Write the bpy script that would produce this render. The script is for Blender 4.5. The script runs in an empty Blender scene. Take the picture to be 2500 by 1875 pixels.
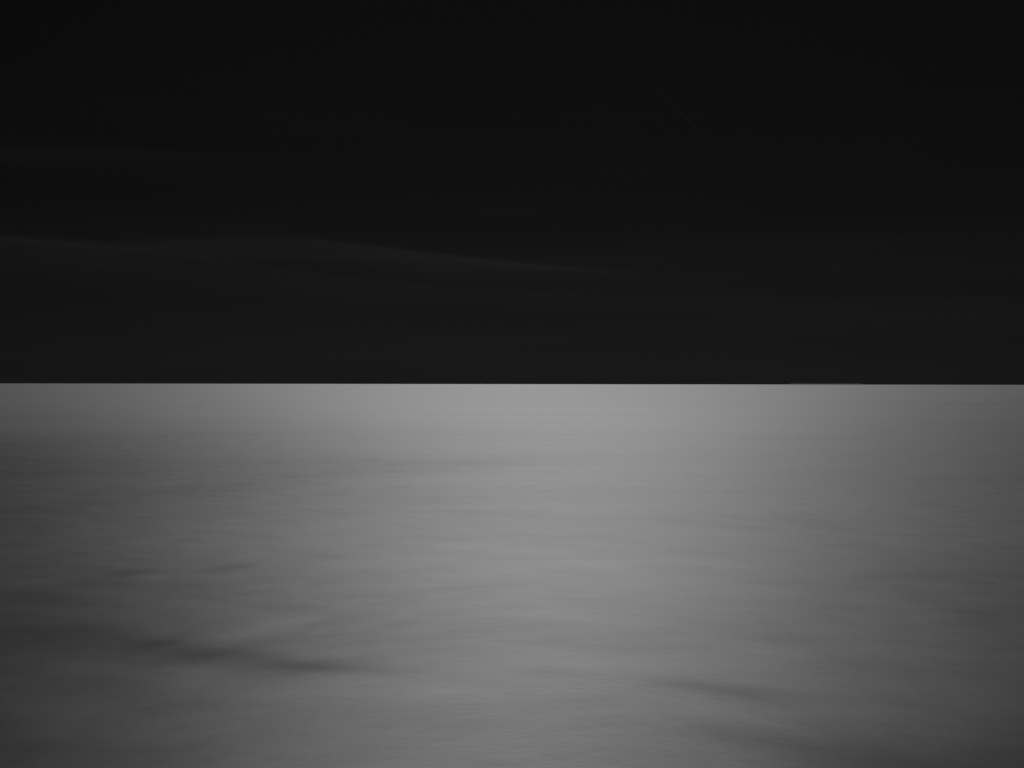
import bpy, math
import numpy as np

# ------------------------------------------------------------------ camera
sc = bpy.context.scene
HFOV = 48.0
CAM_H = 6.0
F = 0.5 / math.tan(math.radians(HFOV) / 2)      # focal length, picture widths
cam_d = bpy.data.cameras.new("camera")
cam = bpy.data.objects.new("camera", cam_d)
sc.collection.objects.link(cam)
cam_d.sensor_width = 36.0
cam_d.angle = math.radians(HFOV)
cam_d.clip_start = 0.1
cam_d.clip_end = 400000.0
cam.location = (0.0, 0.0, CAM_H)
cam.rotation_mode = 'XYZ'
ROLL = math.radians(0.080)
cam.rotation_euler = (math.radians(90.0 + 0.0), ROLL * 0.0, 0.0)
cam.rotation_euler.rotate_axis('Z', ROLL)
sc.camera = cam

# ------------------------------------------------------------------ light: veiled, dark long exposure, light high ahead of the camera
SUN_EL = math.radians(45.0)
SUN_AZ = math.radians(1.2)                      # east of straight ahead (+Y)
sd = bpy.data.lights.new("sun", 'SUN')
sun = bpy.data.objects.new("sun", sd)
sc.collection.objects.link(sun)
sd.energy = 3.1
sd.angle = math.radians(14.0)                   # veiled by thin high cloud
sd.color = (1.0, 1.0, 1.0)
sun.rotation_euler = (-(math.pi / 2 - SUN_EL), 0.0, -SUN_AZ)   # shines from ahead towards the camera
sun.location = (0, 200, 200)

sc.view_settings.view_transform = 'Standard'
sc.view_settings.look = 'None'
sc.view_settings.exposure = 0.0
sc.view_settings.gamma = 1.0

# ------------------------------------------------------------------ node helpers
class G:
    def __init__(s, nt): s.nt = nt; s.n = nt.nodes; s.l = nt.links
    def node(s, t, **k):
        x = s.n.new(t)
        for a, b in k.items(): setattr(x, a, b)
        return x
    def put(s, sock, v):
        if isinstance(v, (int, float, tuple)): sock.default_value = v
        else: s.l.new(v, sock)
    def m(s, op, a, b=0.0, c=0.0, clamp=False):
        x = s.node('ShaderNodeMath', operation=op); x.use_clamp = clamp
        for i, v in enumerate((a, b, c)): s.put(x.inputs[i], v)
        return x.outputs[0]
    def mr(s, v, a, b, c, d, kind='SMOOTHSTEP'):
        x = s.node('ShaderNodeMapRange', interpolation_type=kind)
        s.put(x.inputs[0], v)
        for i, q in enumerate((a, b, c, d)): s.put(x.inputs[i + 1], q)
        return x.outputs[0]
    def xyz(s, a, b, c=0.0):
        x = s.node('ShaderNodeCombineXYZ')
        for i, v in enumerate((a, b, c)): s.put(x.inputs[i], v)
        return x.outputs[0]
    def noise(s, vec, scale, detail=3.0, rough=0.5, dist=0.0):
        x = s.node('ShaderNodeTexNoise')
        s.put(x.inputs['Vector'], vec)
        x.inputs['Scale'].default_value = scale
        x.inputs['Detail'].default_value = detail
        x.inputs['Roughness'].default_value = rough
        x.inputs['Distortion'].default_value = dist
        return x.outputs[0]
    def curve(s, v, pts, x0, x1, y0, y1):
        """piecewise smooth function through pts"""
        t = s.mr(v, x0, x1, 0.0, 1.0, 'LINEAR')
        x = s.node('ShaderNodeFloatCurve')
        cu = x.mapping.curves[0]
        P = [((a - x0) / (x1 - x0), (b - y0) / (y1 - y0)) for a, b in pts]
        cu.points[0].location = P[0]; cu.points[1].location = P[-1]
        for p in P[1:-1]: cu.points.new(*p)
        x.mapping.update()
        s.put(x.inputs['Value'], t)
        return s.m('MULTIPLY_ADD', x.outputs[0], y1 - y0, y0)

# ------------------------------------------------------------------ sky
def az_of(px): return math.degrees(math.atan((px - 1250) / 2500 / F))
def el_of(py, px=1250): return math.degrees(math.atan((938 - py) / 2500 / F * math.cos(math.radians(az_of(px)))))

world = bpy.data.worlds.new("World")
sc.world = world
world.use_nodes = True
nt = world.node_tree
nt.nodes.clear()
g = G(nt)
tc = g.node('ShaderNodeTexCoord')
sep = g.node('ShaderNodeSeparateXYZ')
nt.links.new(tc.outputs['Generated'], sep.inputs[0])
DEG = 180 / math.pi
az = g.m('MULTIPLY', g.m('ARCTAN2', sep.outputs[0], sep.outputs[1]), DEG)
el = g.m('MULTIPLY', g.m('ARCSINE', sep.outputs[2]), DEG)

def edge(pts):
    P = [(az_of(x), el_of(y, x)) for x, y in pts]
    ys = [p[1] for p in P]
    return g.curve(az, P, P[0][0], P[-1][0], min(ys) - 0.5, max(ys) + 0.5)

# high streaked cirrus: soft lit upper edges and fading undersides
wob = g.m('MULTIPLY_ADD', g.noise(g.xyz(g.m('MULTIPLY', az, 0.10), g.m('MULTIPLY', el, 0.9)), 1.0, 3.0, 0.5), 0.5, -0.25)
def sheet(pts, soft, depth, amp, a0, a1, a2, a3, w=1.0):
    """cloud sheet hanging under an upper edge; azimuth window a0<a1..a2<a3 (pixels)"""
    d = g.m('SUBTRACT', edge(pts), g.m('ADD', el, g.m('MULTIPLY', wob, 0.4 * w)))
    up = g.mr(d, -soft * 0.4, soft, 0.0, 1.0)
    dn = g.mr(d, soft, depth, 1.0, 0.0)
    win = g.m('MULTIPLY', g.mr(az, az_of(a0), az_of(a1), 0.0, 1.0), g.mr(az, az_of(a2), az_of(a3), 1.0, 0.0))
    return g.m('MULTIPLY', g.m('MULTIPLY', g.m('MULTIPLY', up, dn), win), amp)
K = 2500 / 2212
def S(*p): return [(x * K, y * K) for x, y in p]
main_edge = S((-200, 495), (0, 505), (200, 518), (330, 517), (470, 513), (640, 513), (780, 526), (900, 541), (1100, 562), (1300, 577), (1500, 590), (2400, 640))
parts = [
    sheet(S((-300, 312), (0, 315), (250, 318), (480, 328), (800, 360), (1200, 400)), 0.25, 1.1, 0.0013, -2500, -900, 150, 900),
    sheet(main_edge, 0.28, 1.6, 0.0023, -2500, -900, 1000, 1800, 0.5),
    sheet(main_edge, 0.12, 0.5, 0.0013, 600, 1000, 1300, 1650, 0.3),
    sheet(S((-300, 545), (0, 552), (300, 562), (600, 585), (800, 602), (1100, 622), (1500, 640), (2400, 650)), 0.25, 1.6, 0.0010, -2500, -900, 1200, 2200),
    sheet(S((-200, 600), (900, 610), (1500, 630), (1850, 632), (2212, 640), (2500, 650)), 0.5, 1.8, 0.0008, 1500, 2000, 3500, 5000),
    sheet(S((-200, 535), (300, 540), (480, 560), (640, 583), (900, 600), (1300, 640)), 0.10, 0.4, 0.0009, 300, 520, 700, 1050),
    sheet(S((-200, 500), (0, 512), (330, 536), (600, 549), (900, 556), (1300, 584), (1500, 600)), 0.08, 0.35, 0.0007, -400, 100, 1300, 1650, 0.6),
]
st = g.noise(g.xyz(g.m('MULTIPLY', az, 0.055), g.m('ADD', g.m('MULTIPLY', el, 0.75), g.m('MULTIPLY', az, 0.012)), 3.0), 1.0, 5.0, 0.5, 0.4)
streak = g.m('MULTIPLY', g.m('SUBTRACT', st, 0.5), g.mr(el, 1.0, 16.0, 0.0030, 0.0004, 'LINEAR'))
base = g.curve(el, [(-5, .0092), (0, .0090), (3.5, .0078), (6, .0071), (8.5, .0054), (12, .0047), (18, .0040), (40, .0034), (90, .0030)], -5, 90, 0, .0095)
# the camera-side sky falls off sideways from the light's azimuth
side = g.m('COSINE', g.m('DIVIDE', g.m('SUBTRACT', az, 2.0), DEG))
side = g.mr(side, 0.80, 1.0, 0.62, 1.03, 'LINEAR')
tot = g.m('MULTIPLY', base, side)
for p in parts: tot = g.m('ADD', tot, p)
tot = g.m('MAXIMUM', g.m('ADD', tot, streak), 0.001)
bg = g.node('ShaderNodeBackground')
out = g.node('ShaderNodeOutputWorld')
fin = tot
nt.links.new(g.xyz(fin, fin, fin), bg.inputs[0])
bg.inputs[1].default_value = 1.0
nt.links.new(bg.outputs[0], out.inputs[0])

# ------------------------------------------------------------------ helpers for the ground
def ground(px, py):
    """point on the sea under a photograph pixel (2500 x 1875)"""
    d = CAM_H / max((py - 938) / 2500 / F, 1e-5)
    return d * (px - 1250) / 2500 / F, d

def link_mesh(name, verts, faces, mat, smooth=True):
    me = bpy.data.meshes.new(name)
    me.from_pydata(verts, [], faces)
    me.materials.append(mat)
    if smooth: me.polygons.foreach_set('use_smooth', [True] * len(me.polygons))
    me.update()
    o = bpy.data.objects.new(name, me)
    sc.collection.objects.link(o)
    return o

# ------------------------------------------------------------------ sea material
def sea_mat():
    m = bpy.data.materials.new("sea_water"); m.use_nodes = True
    nt = m.node_tree; nt.nodes.clear(); g = G(nt)
    p = g.node('ShaderNodeBsdfPrincipled'); o = g.node('ShaderNodeOutputMaterial')
    nt.links.new(p.outputs[0], o.inputs[0])
    p.inputs['Base Color'].default_value = (0.006, 0.006, 0.006, 1)
    p.inputs['IOR'].default_value = 1.33
    p.inputs['Specular IOR Level'].default_value = 0.5
    tc = g.node('ShaderNodeTexCoord'); sp = g.node('ShaderNodeSeparateXYZ')
    nt.links.new(tc.outputs['Object'], sp.inputs[0])
    x, y = sp.outputs[0], sp.outputs[1]
    # wind-drawn ripples, long across the view, at many sizes
    def field(sx, sy, shear, z):
        return g.xyz(g.m('MULTIPLY', g.m('ADD', x, g.m('MULTIPLY', y, shear)), sx), g.m('MULTIPLY', y, sy), z)
    h1 = g.noise(field(1.8, 3.2, 0.25, 0.0), 1.0, 6.0, 0.6)
    h2 = g.noise(field(0.12, 0.26, -0.15, 4.0), 1.0, 3.0, 0.5)
    h3 = g.noise(field(0.0016, 0.009, 0.0, 9.0), 1.0, 5.0, 0.5)
    H = g.m('ADD', g.m('MULTIPLY', h1, 0.0034), g.m('ADD', g.m('MULTIPLY', h2, 0.012), g.m('MULTIPLY', h3, 0.9)))
    b = g.node('ShaderNodeBump'); b.inputs['Strength'].default_value = 1.0; b.inputs['Distance'].default_value = 1.0
    nt.links.new(H, b.inputs['Height'])
    # mean lean of the unresolved wave faces: chop is steeper on one side
    ln = g.node('ShaderNodeAttribute', attribute_name='lean')
    va = g.node('ShaderNodeVectorMath', operation='ADD'); vn = g.node('ShaderNodeVectorMath', operation='NORMALIZE')
    nt.links.new(b.outputs[0], va.inputs[0])
    nt.links.new(g.xyz(0.0, g.m('MULTIPLY', ln.outputs['Fac'], -1.0), 0.0), va.inputs[1])
    nt.links.new(va.outputs[0], vn.inputs[0])
    nt.links.new(vn.outputs[0], p.inputs['Normal'])
    # gusts leave the surface a little rougher in bands
    r = g.noise(field(0.004, 0.02, 0.1, 2.0), 1.0, 4.0, 0.55)
    # slicks: patches of calm water, smoother than the ruffled sea round them
    at = g.node('ShaderNodeAttribute', attribute_name='calm')
    ru = g.node('ShaderNodeAttribute', attribute_name='ruff')
    q = g.noise(field(0.45, 0.60, 0.35, 6.0), 1.0, 7.0, 0.66)
    q2 = g.noise(field(0.03, 0.075, -0.3, 3.0), 1.0, 4.0, 0.5)
    rr = g.m('ADD', g.m('MULTIPLY_ADD', r, 0.04, 0.328), g.m('ADD', g.m('MULTIPLY', q, 0.095), g.m('MULTIPLY', q2, 0.042)))
    nt.links.new(g.m('MULTIPLY', rr, g.m('ADD', g.m('MULTIPLY_ADD', at.outputs['Fac'], -1.0, 1.0), ru.outputs['Fac'])), p.inputs['Roughness'])
    return m

# ------------------------------------------------------------------ sea: one sheet to the horizon, long low swell modelled in it
rng = np.random.default_rng(7)
def vnoise(x, y, seed):
    r = np.random.default_rng(seed).random((256, 256)) * 2 - 1
    xi = np.floor(x).astype(np.int64); yi = np.floor(y).astype(np.int64)
    fx = x - xi; fy = y - yi
    u = fx**3 * (fx * (fx * 6 - 15) + 10); v = fy**3 * (fy * (fy * 6 - 15) + 10)
    a = r[xi & 255, yi & 255]; b = r[(xi + 1) & 255, yi & 255]
    c = r[xi & 255, (yi + 1) & 255]; d = r[(xi + 1) & 255, (yi + 1) & 255]
    return (a * (1 - u) + b * u) * (1 - v) + (c * (1 - u) + d * u) * v

# each trough: two ends in photograph pixels, thickness in pixels, face slope (positive = falls away from the viewer = dark)
TROUGHS = [
    ((-100, 1548), (420, 1584), 62, 0.045), ((250, 1578), (700, 1610), 40, 0.022), ((340, 1574), (440, 1578), 14, 0.040), ((400, 1592), (600, 1604), 26, 0.046),
    ((540, 1606), (800, 1628), 36, 0.044), ((680, 1632), (920, 1641), 17, 0.048), ((350, 1625), (560, 1628), 14, 0.016), ((860, 1640), (1020, 1650), 14, 0.012),
    ((530, 1560), (690, 1530), 26, -0.028), ((640, 1530), (800, 1510), 17, -0.030), ((420, 1645), (560, 1640), 14, -0.020), ((750, 1536), (790, 1536), 12, 0.016), 
    ((270, 1403), (380, 1405), 10, 0.050), ((340, 1414), (420, 1413), 9, -0.022), ((150, 1398), (620, 1400), 24, 0.008),
    ((530, 1389), (620, 1388), 9, 0.042), ((0, 1453), (110, 1456), 12, 0.025), ((-100, 1470), (200, 1475), 26, 0.022), ((150, 1430), (520, 1450), 24, 0.014),
    ((400, 1455), (560, 1470), 10, 0.012),
    ((1280, 1645), (1400, 1648), 18, 0.014), ((1400, 1650), (1620, 1668), 16, 0.007), ((1540, 1668), (1820, 1690), 26, 0.027), ((1740, 1688), (2000, 1704), 22, 0.030),
    ((1350, 1720), (1750, 1770), 40, 0.008), ((1640, 1775), (1900, 1815), 44, 0.014), ((1800, 1810), (2200, 1855), 60, 0.020),
    ((1800, 1504), (1870, 1500), 12, 0.016), ((2280, 1488), (2400, 1490), 20, 0.016), ((2030, 1485), (2160, 1486), 12, 0.010),
    ((1960, 1332), (2140, 1338), 10, 0.007), ((1800, 1334), (1930, 1336), 8, 0.006), ((2180, 1405), (2420, 1420), 16, 0.010),
    ((200, 1218), (900, 1152), 28, 0.010), ((800, 1160), (1500, 1106), 24, 0.006), ((560, 1212), (1300, 1152), 30, -0.008),
    ((1600, 1150), (1950, 1136), 12, -0.008), ((1780, 1156), (2050, 1150), 12, 0.006),
    ((400, 1055), (760, 1058), 16, 0.007), ((-60, 1085), (220, 1082), 16, 0.010), ((-60, 1160), (200, 1155), 18, 0.009),
    ((0, 1250), (60, 1252), 9, 0.020), ((80, 1255), (150, 1258), 9, 0.012), ((60, 1240), (500, 1235), 22, 0.007),
    ((1950, 990), (2700, 985), 10, 0.012), ((2050, 1012), (2700, 1008), 12, 0.008),
    ((250, 1690), (700, 1760), 30, 0.006), ((0, 1800), (350, 1860), 40, 0.008), ((0, 1690), (280, 1700), 26, 0.010),
]

def smooth(a, b, t):
    t = np.clip((t - a) / (b - a), 0, 1); return t * t * (3 - 2 * t)

def swell(x, y):
    """height of the smoothed sea at arrays of points (metres)"""
    d = np.hypot(x, y) + 1e-6
    cell = d * d / CAM_H * 0.0009 + 0.02          # grid spacing there
    h = np.zeros_like(x)
    for k, (lx, ly, ang, sl, seed) in enumerate([
            (70, 40, 0.4, 0.0018, 1), (20, 14, -0.5, 0.0022, 2), (7, 5.2, 0.5, 0.003, 3), (2.8, 2.0, -0.45, 0.0038, 4), (1.2, 0.8, 0.4, 0.0036, 5), (0.5, 0.33, -0.3, 0.003, 6)]):
        ca, sa = math.cos(ang), math.sin(ang)
        u = (x * ca + y * sa) / lx; v = (-x * sa + y * ca) / ly
        h += vnoise(u + 31.7 * k, v + 11.3 * k, seed) * sl * ly * 0.8 * (1 - smooth(0.12, 0.4, cell / ly))
    calm = np.zeros_like(x)
    for (a, b, th, sl) in TROUGHS:
        ax, ay = ground(*a); bx, by = ground(*b)
        dist = (ay + by) / 2
        w = dist * dist / CAM_H * (th / 2500 / F) * 0.85      # half depth on the water
        cx, cy = (ax + bx) / 2, (ay + by) / 2
        hl = abs(bx - ax) * 0.62
        tilt = (by - ay) / (bx - ax)
        s = (x - cx) / hl
        t = (y - cy - tilt * (x - cx)) / w
        tw = t + 0.35 * vnoise(x / (hl * 0.7) + 5 + a[0], y / (w * 4) + 9 + a[1], 11)
        lon = np.exp(-s * s * 1.3)
        off = min(1.0, abs(cx / cy) / 0.36)                   # towards the sides slicks show, in the glitter wave faces do
        h += -max(sl, 0.0) * (0.55 - 0.45 * off) * w * np.tanh(t) * np.exp(-(t / 3.0) ** 2) * lon
        calm += (sl if sl > 0 else sl * 1.4) * 2.4 * lon * np.exp(-np.abs(tw) ** 1.5)
    return h, np.clip(calm, -0.3, 0.6)

LEAN_X = [0.0, 0.25, 0.5, 0.75, 1.0]
LEAN_Y = [945, 1000, 1120, 1300, 1500, 1740, 1860]
LEAN = np.array([[0.0, 0.05, -0.049, 0.0278, 0.0],
    [0.0, 0.05, 0.0086, 0.0465, 0.0],
    [0.0, -0.002, 0.0421, 0.05, 0.0],
    [0.0, 0.0301, 0.0387, 0.05, 0.0],
    [0.0, 0.0137, 0.05, 0.0364, 0.0],
    [0.0, 0.0124, 0.0089, 0.0087, 0.0],
    [0.0, 0.001, -0.0094, -0.0146, 0.0]])
RUFF = np.array([[0.15, 0.15, 0.0, 0.0881, 0.15],
    [0.1077, 0.15, 0.0, 0.15, 0.0689],
    [-0.15, -0.0063, 0.0, 0.15, 0.0361],
    [-0.1039, 0.0983, 0.0, 0.15, 0.0977],
    [-0.071, 0.0471, 0.0, 0.1389, 0.0565],
    [-0.0855, 0.0449, 0.0, 0.0351, 0.0232],
    [-0.118, 0.0041, 0.0, -0.0596, -0.1284]])
def table(TB, x, y):
    """smooth interpolation of a table of wave lean / ruffling over bearing and distance"""
    u = np.clip((F * x / np.maximum(y, 1.0)) + 0.5, 0, 1)
    v = 938 + 2500 * F * CAM_H / np.maximum(y, 1.0)
    cols = np.zeros(v.shape + (5,))
    vy = np.array(LEAN_Y, float)
    for j in range(5):
        cols[..., j] = np.interp(v, np.concatenate([[938], vy, [2300]]), np.concatenate([[TB[0, j]], TB[:, j], [0]]))
    # smooth basis across columns
    W = np.exp(-((u[..., None] - np.array(LEAN_X)) / 0.22) ** 2)
    W /= W.sum(-1, keepdims=True)
    return (cols * W).sum(-1)

def build_sea(mat):
    dep = np.concatenate([np.arange(30.0, 0.6, -0.047), np.geomspace(0.6, 0.006, 60)])
    R = CAM_H / np.tan(np.radians(dep))
    R = np.concatenate([np.linspace(0.6, R[0], 10, endpoint=False), R])
    fine = np.arange(-30, 30.001, 0.10)
    coarse = np.arange(33, 327.001, 3.0)
    A = np.radians(np.concatenate([fine, coarse]))
    nr, na = len(R), len(A)
    RR, AA = np.meshgrid(R, A, indexing='ij')
    X = RR * np.sin(AA); Y = RR * np.cos(AA)
    Z, C = swell(X, Y)
    lim = smooth(math.radians(28), math.radians(40), np.minimum(AA, 2 * math.pi - AA))
    Z *= np.where(Y > 0, 1 - lim * 0.8, 0.2)
    co = np.stack([X, Y, Z], -1).reshape(-1, 3)
    co = np.vstack([co, [[0, 0, 0]]])
    i = np.arange(nr - 1)[:, None]; j = np.arange(na)[None, :]; jn = (j + 1) % na
    q = np.stack([i * na + j, i * na + jn, (i + 1) * na + jn, (i + 1) * na + j], -1).reshape(-1, 4)[:, ::-1]
    tri = np.stack([np.full(na, nr * na), (np.arange(na) + 1) % na, np.arange(na)], -1)
    me = bpy.data.meshes.new("sea")
    nv = len(co); nq = len(q); ntri = len(tri)
    me.vertices.add(nv); me.vertices.foreach_set('co', co.astype(np.float32).ravel())
    me.loops.add(nq * 4 + ntri * 3)
    me.loops.foreach_set('vertex_index', np.concatenate([q.ravel(), tri.ravel()]).astype(np.int32))
    me.polygons.add(nq + ntri)
    me.polygons.foreach_set('loop_start', np.concatenate([np.arange(nq) * 4, nq * 4 + np.arange(ntri) * 3]).astype(np.int32))
    me.polygons.foreach_set('use_smooth', np.ones(nq + ntri, dtype=bool))
    me.materials.append(mat)
    at = me.attributes.new('calm', 'FLOAT', 'POINT')
    at.data.foreach_set('value', np.append(C.ravel(), 0).astype(np.float32))
    for nm, TB in (('lean', LEAN), ('ruff', RUFF)):
        Ln = table(TB, X, Y)
        for _ in range(40): Ln[1:-1] = (Ln[:-2] + 2 * Ln[1:-1] + Ln[2:]) / 4
        Ln = np.where(Y > 0, Ln * (1 - lim), 0)
        at = me.attributes.new(nm, 'FLOAT', 'POINT')
        at.data.foreach_set('value', np.append(Ln.ravel(), 0).astype(np.float32))
    me.update(calc_edges=True); me.validate()
    if me.polygons[0].normal.z < 0: me.flip_normals()
    o = bpy.data.objects.new("sea", me)
    sc.collection.objects.link(o)
    o['kind'] = 'structure'
    return o
build_sea(sea_mat())

# ------------------------------------------------------------------ far low islet, barely lighter than the sky, right of the middle of the horizon
def islet():
    m = bpy.data.materials.new("dark_rock"); m.use_nodes = True
    g = G(m.node_tree); p = m.node_tree.nodes['Principled BSDF']
    p.inputs['Roughness'].default_value = 1.0
    p.inputs['Specular IOR Level'].default_value = 0.0
    tc = g.node('ShaderNodeTexCoord')
    n = g.noise(tc.outputs['Object'], 0.004, 4.0, 0.6)
    c = g.mr(n, 0.3, 0.7, 0.040, 0.055, 'LINEAR')
    g.l.new(g.xyz(c, c, c), p.inputs['Base Color'])
    D = 50000.0
    x0 = D * (1927 - 1250) / 2500 / F; x1 = D * (2106 - 1250) / 2500 / F
    Hm = D * (3.6 / 2500 / F)
    NX, NY = 60, 10
    V = []; Fc = []
    for j in range(NY + 1):
        t = j / NY
        for i in range(NX + 1):
            s = i / NX
            e = min(1, s / 0.06, (1 - s) / 0.06)
            hh = Hm * (max(e, 0) ** 0.6) * (0.90 + 0.06 * math.sin(s * 11) + 0.04 * math.sin(s * 29 + 1))
            z = hh * math.sin(math.pi * min(t, 0.999)) ** 0.8
            V.append((x0 + (x1 - x0) * s, D + 1500 * (t - 0.5), z - 1.0))
    for j in range(NY):
        for i in range(NX):
            a = j * (NX + 1) + i
            Fc.append((a, a + 1, a + NX + 2, a + NX + 1))
    o = link_mesh("low_islet", V, Fc, m)
    o['kind'] = 'structure'
islet()

# ------------------------------------------------------------------ vapour trail high over the sea
def contrail():
    m = bpy.data.materials.new("vapour"); m.use_nodes = True
    nt = m.node_tree; nt.nodes.clear(); g = G(nt)
    o = g.node('ShaderNodeOutputMaterial'); tr = g.node('ShaderNodeBsdfTransparent')
    df = g.node('ShaderNodeBsdfTranslucent'); df.inputs[0].default_value = (.8, .8, .8, 1)
    mx = g.node('ShaderNodeMixShader')
    tc = g.node('ShaderNodeTexCoord')
    n = g.noise(tc.outputs['Object'], 0.002, 3.0, 0.6)
    nt.links.new(g.mr(n, 0.3, 0.7, 0.0004, 0.0022, 'LINEAR'), mx.inputs[0])
    nt.links.new(tr.outputs[0], mx.inputs[1]); nt.links.new(df.outputs[0], mx.inputs[2])
    nt.links.new(mx.outputs[0], o.inputs[0])
    alt = 9000.0
    def at(px, py):
        u = (px - 1250) / 2500 / F; w = (938 - py) / 2500 / F
        y = (alt - CAM_H) / w
        return np.array([u * y, y, alt])
    a = at(1604, 216); b = at(1732, 342)
    ax = (b - a); L = np.linalg.norm(ax); ax /= L
    side = np.cross(ax, [0, 0, 1.0]); side /= np.linalg.norm(side); up = np.cross(side, ax)
    V = []; Fc = []; N = 40; M = 8
    for i in range(N + 1):
        t = i / N
        c = a + ax * L * t + up * 0 + side * 25 * math.sin(t * 9)
        r = 34 * (0.15 + 0.85 * math.sin(math.pi * min(max(t, 0.01), 0.99)) ** 0.4) * (1 + 0.15 * math.sin(t * 23))
        for k in range(M):
            q = 2 * math.pi * k / M
            V.append(tuple(c + side * r * math.cos(q) + up * r * math.sin(q) - (a + b) / 2))
    for i in range(N):
        for k in range(M):
            Fc.append((i * M + k, i * M + (k + 1) % M, (i + 1) * M + (k + 1) % M, (i + 1) * M + k))
    o = link_mesh("vapour_trail", V, Fc, m)
    o.location = tuple((a + b) / 2)
    o['label'] = "faint thin straight vapour trail slanting down through the black sky"
    o['category'] = "vapour trail"
contrail()
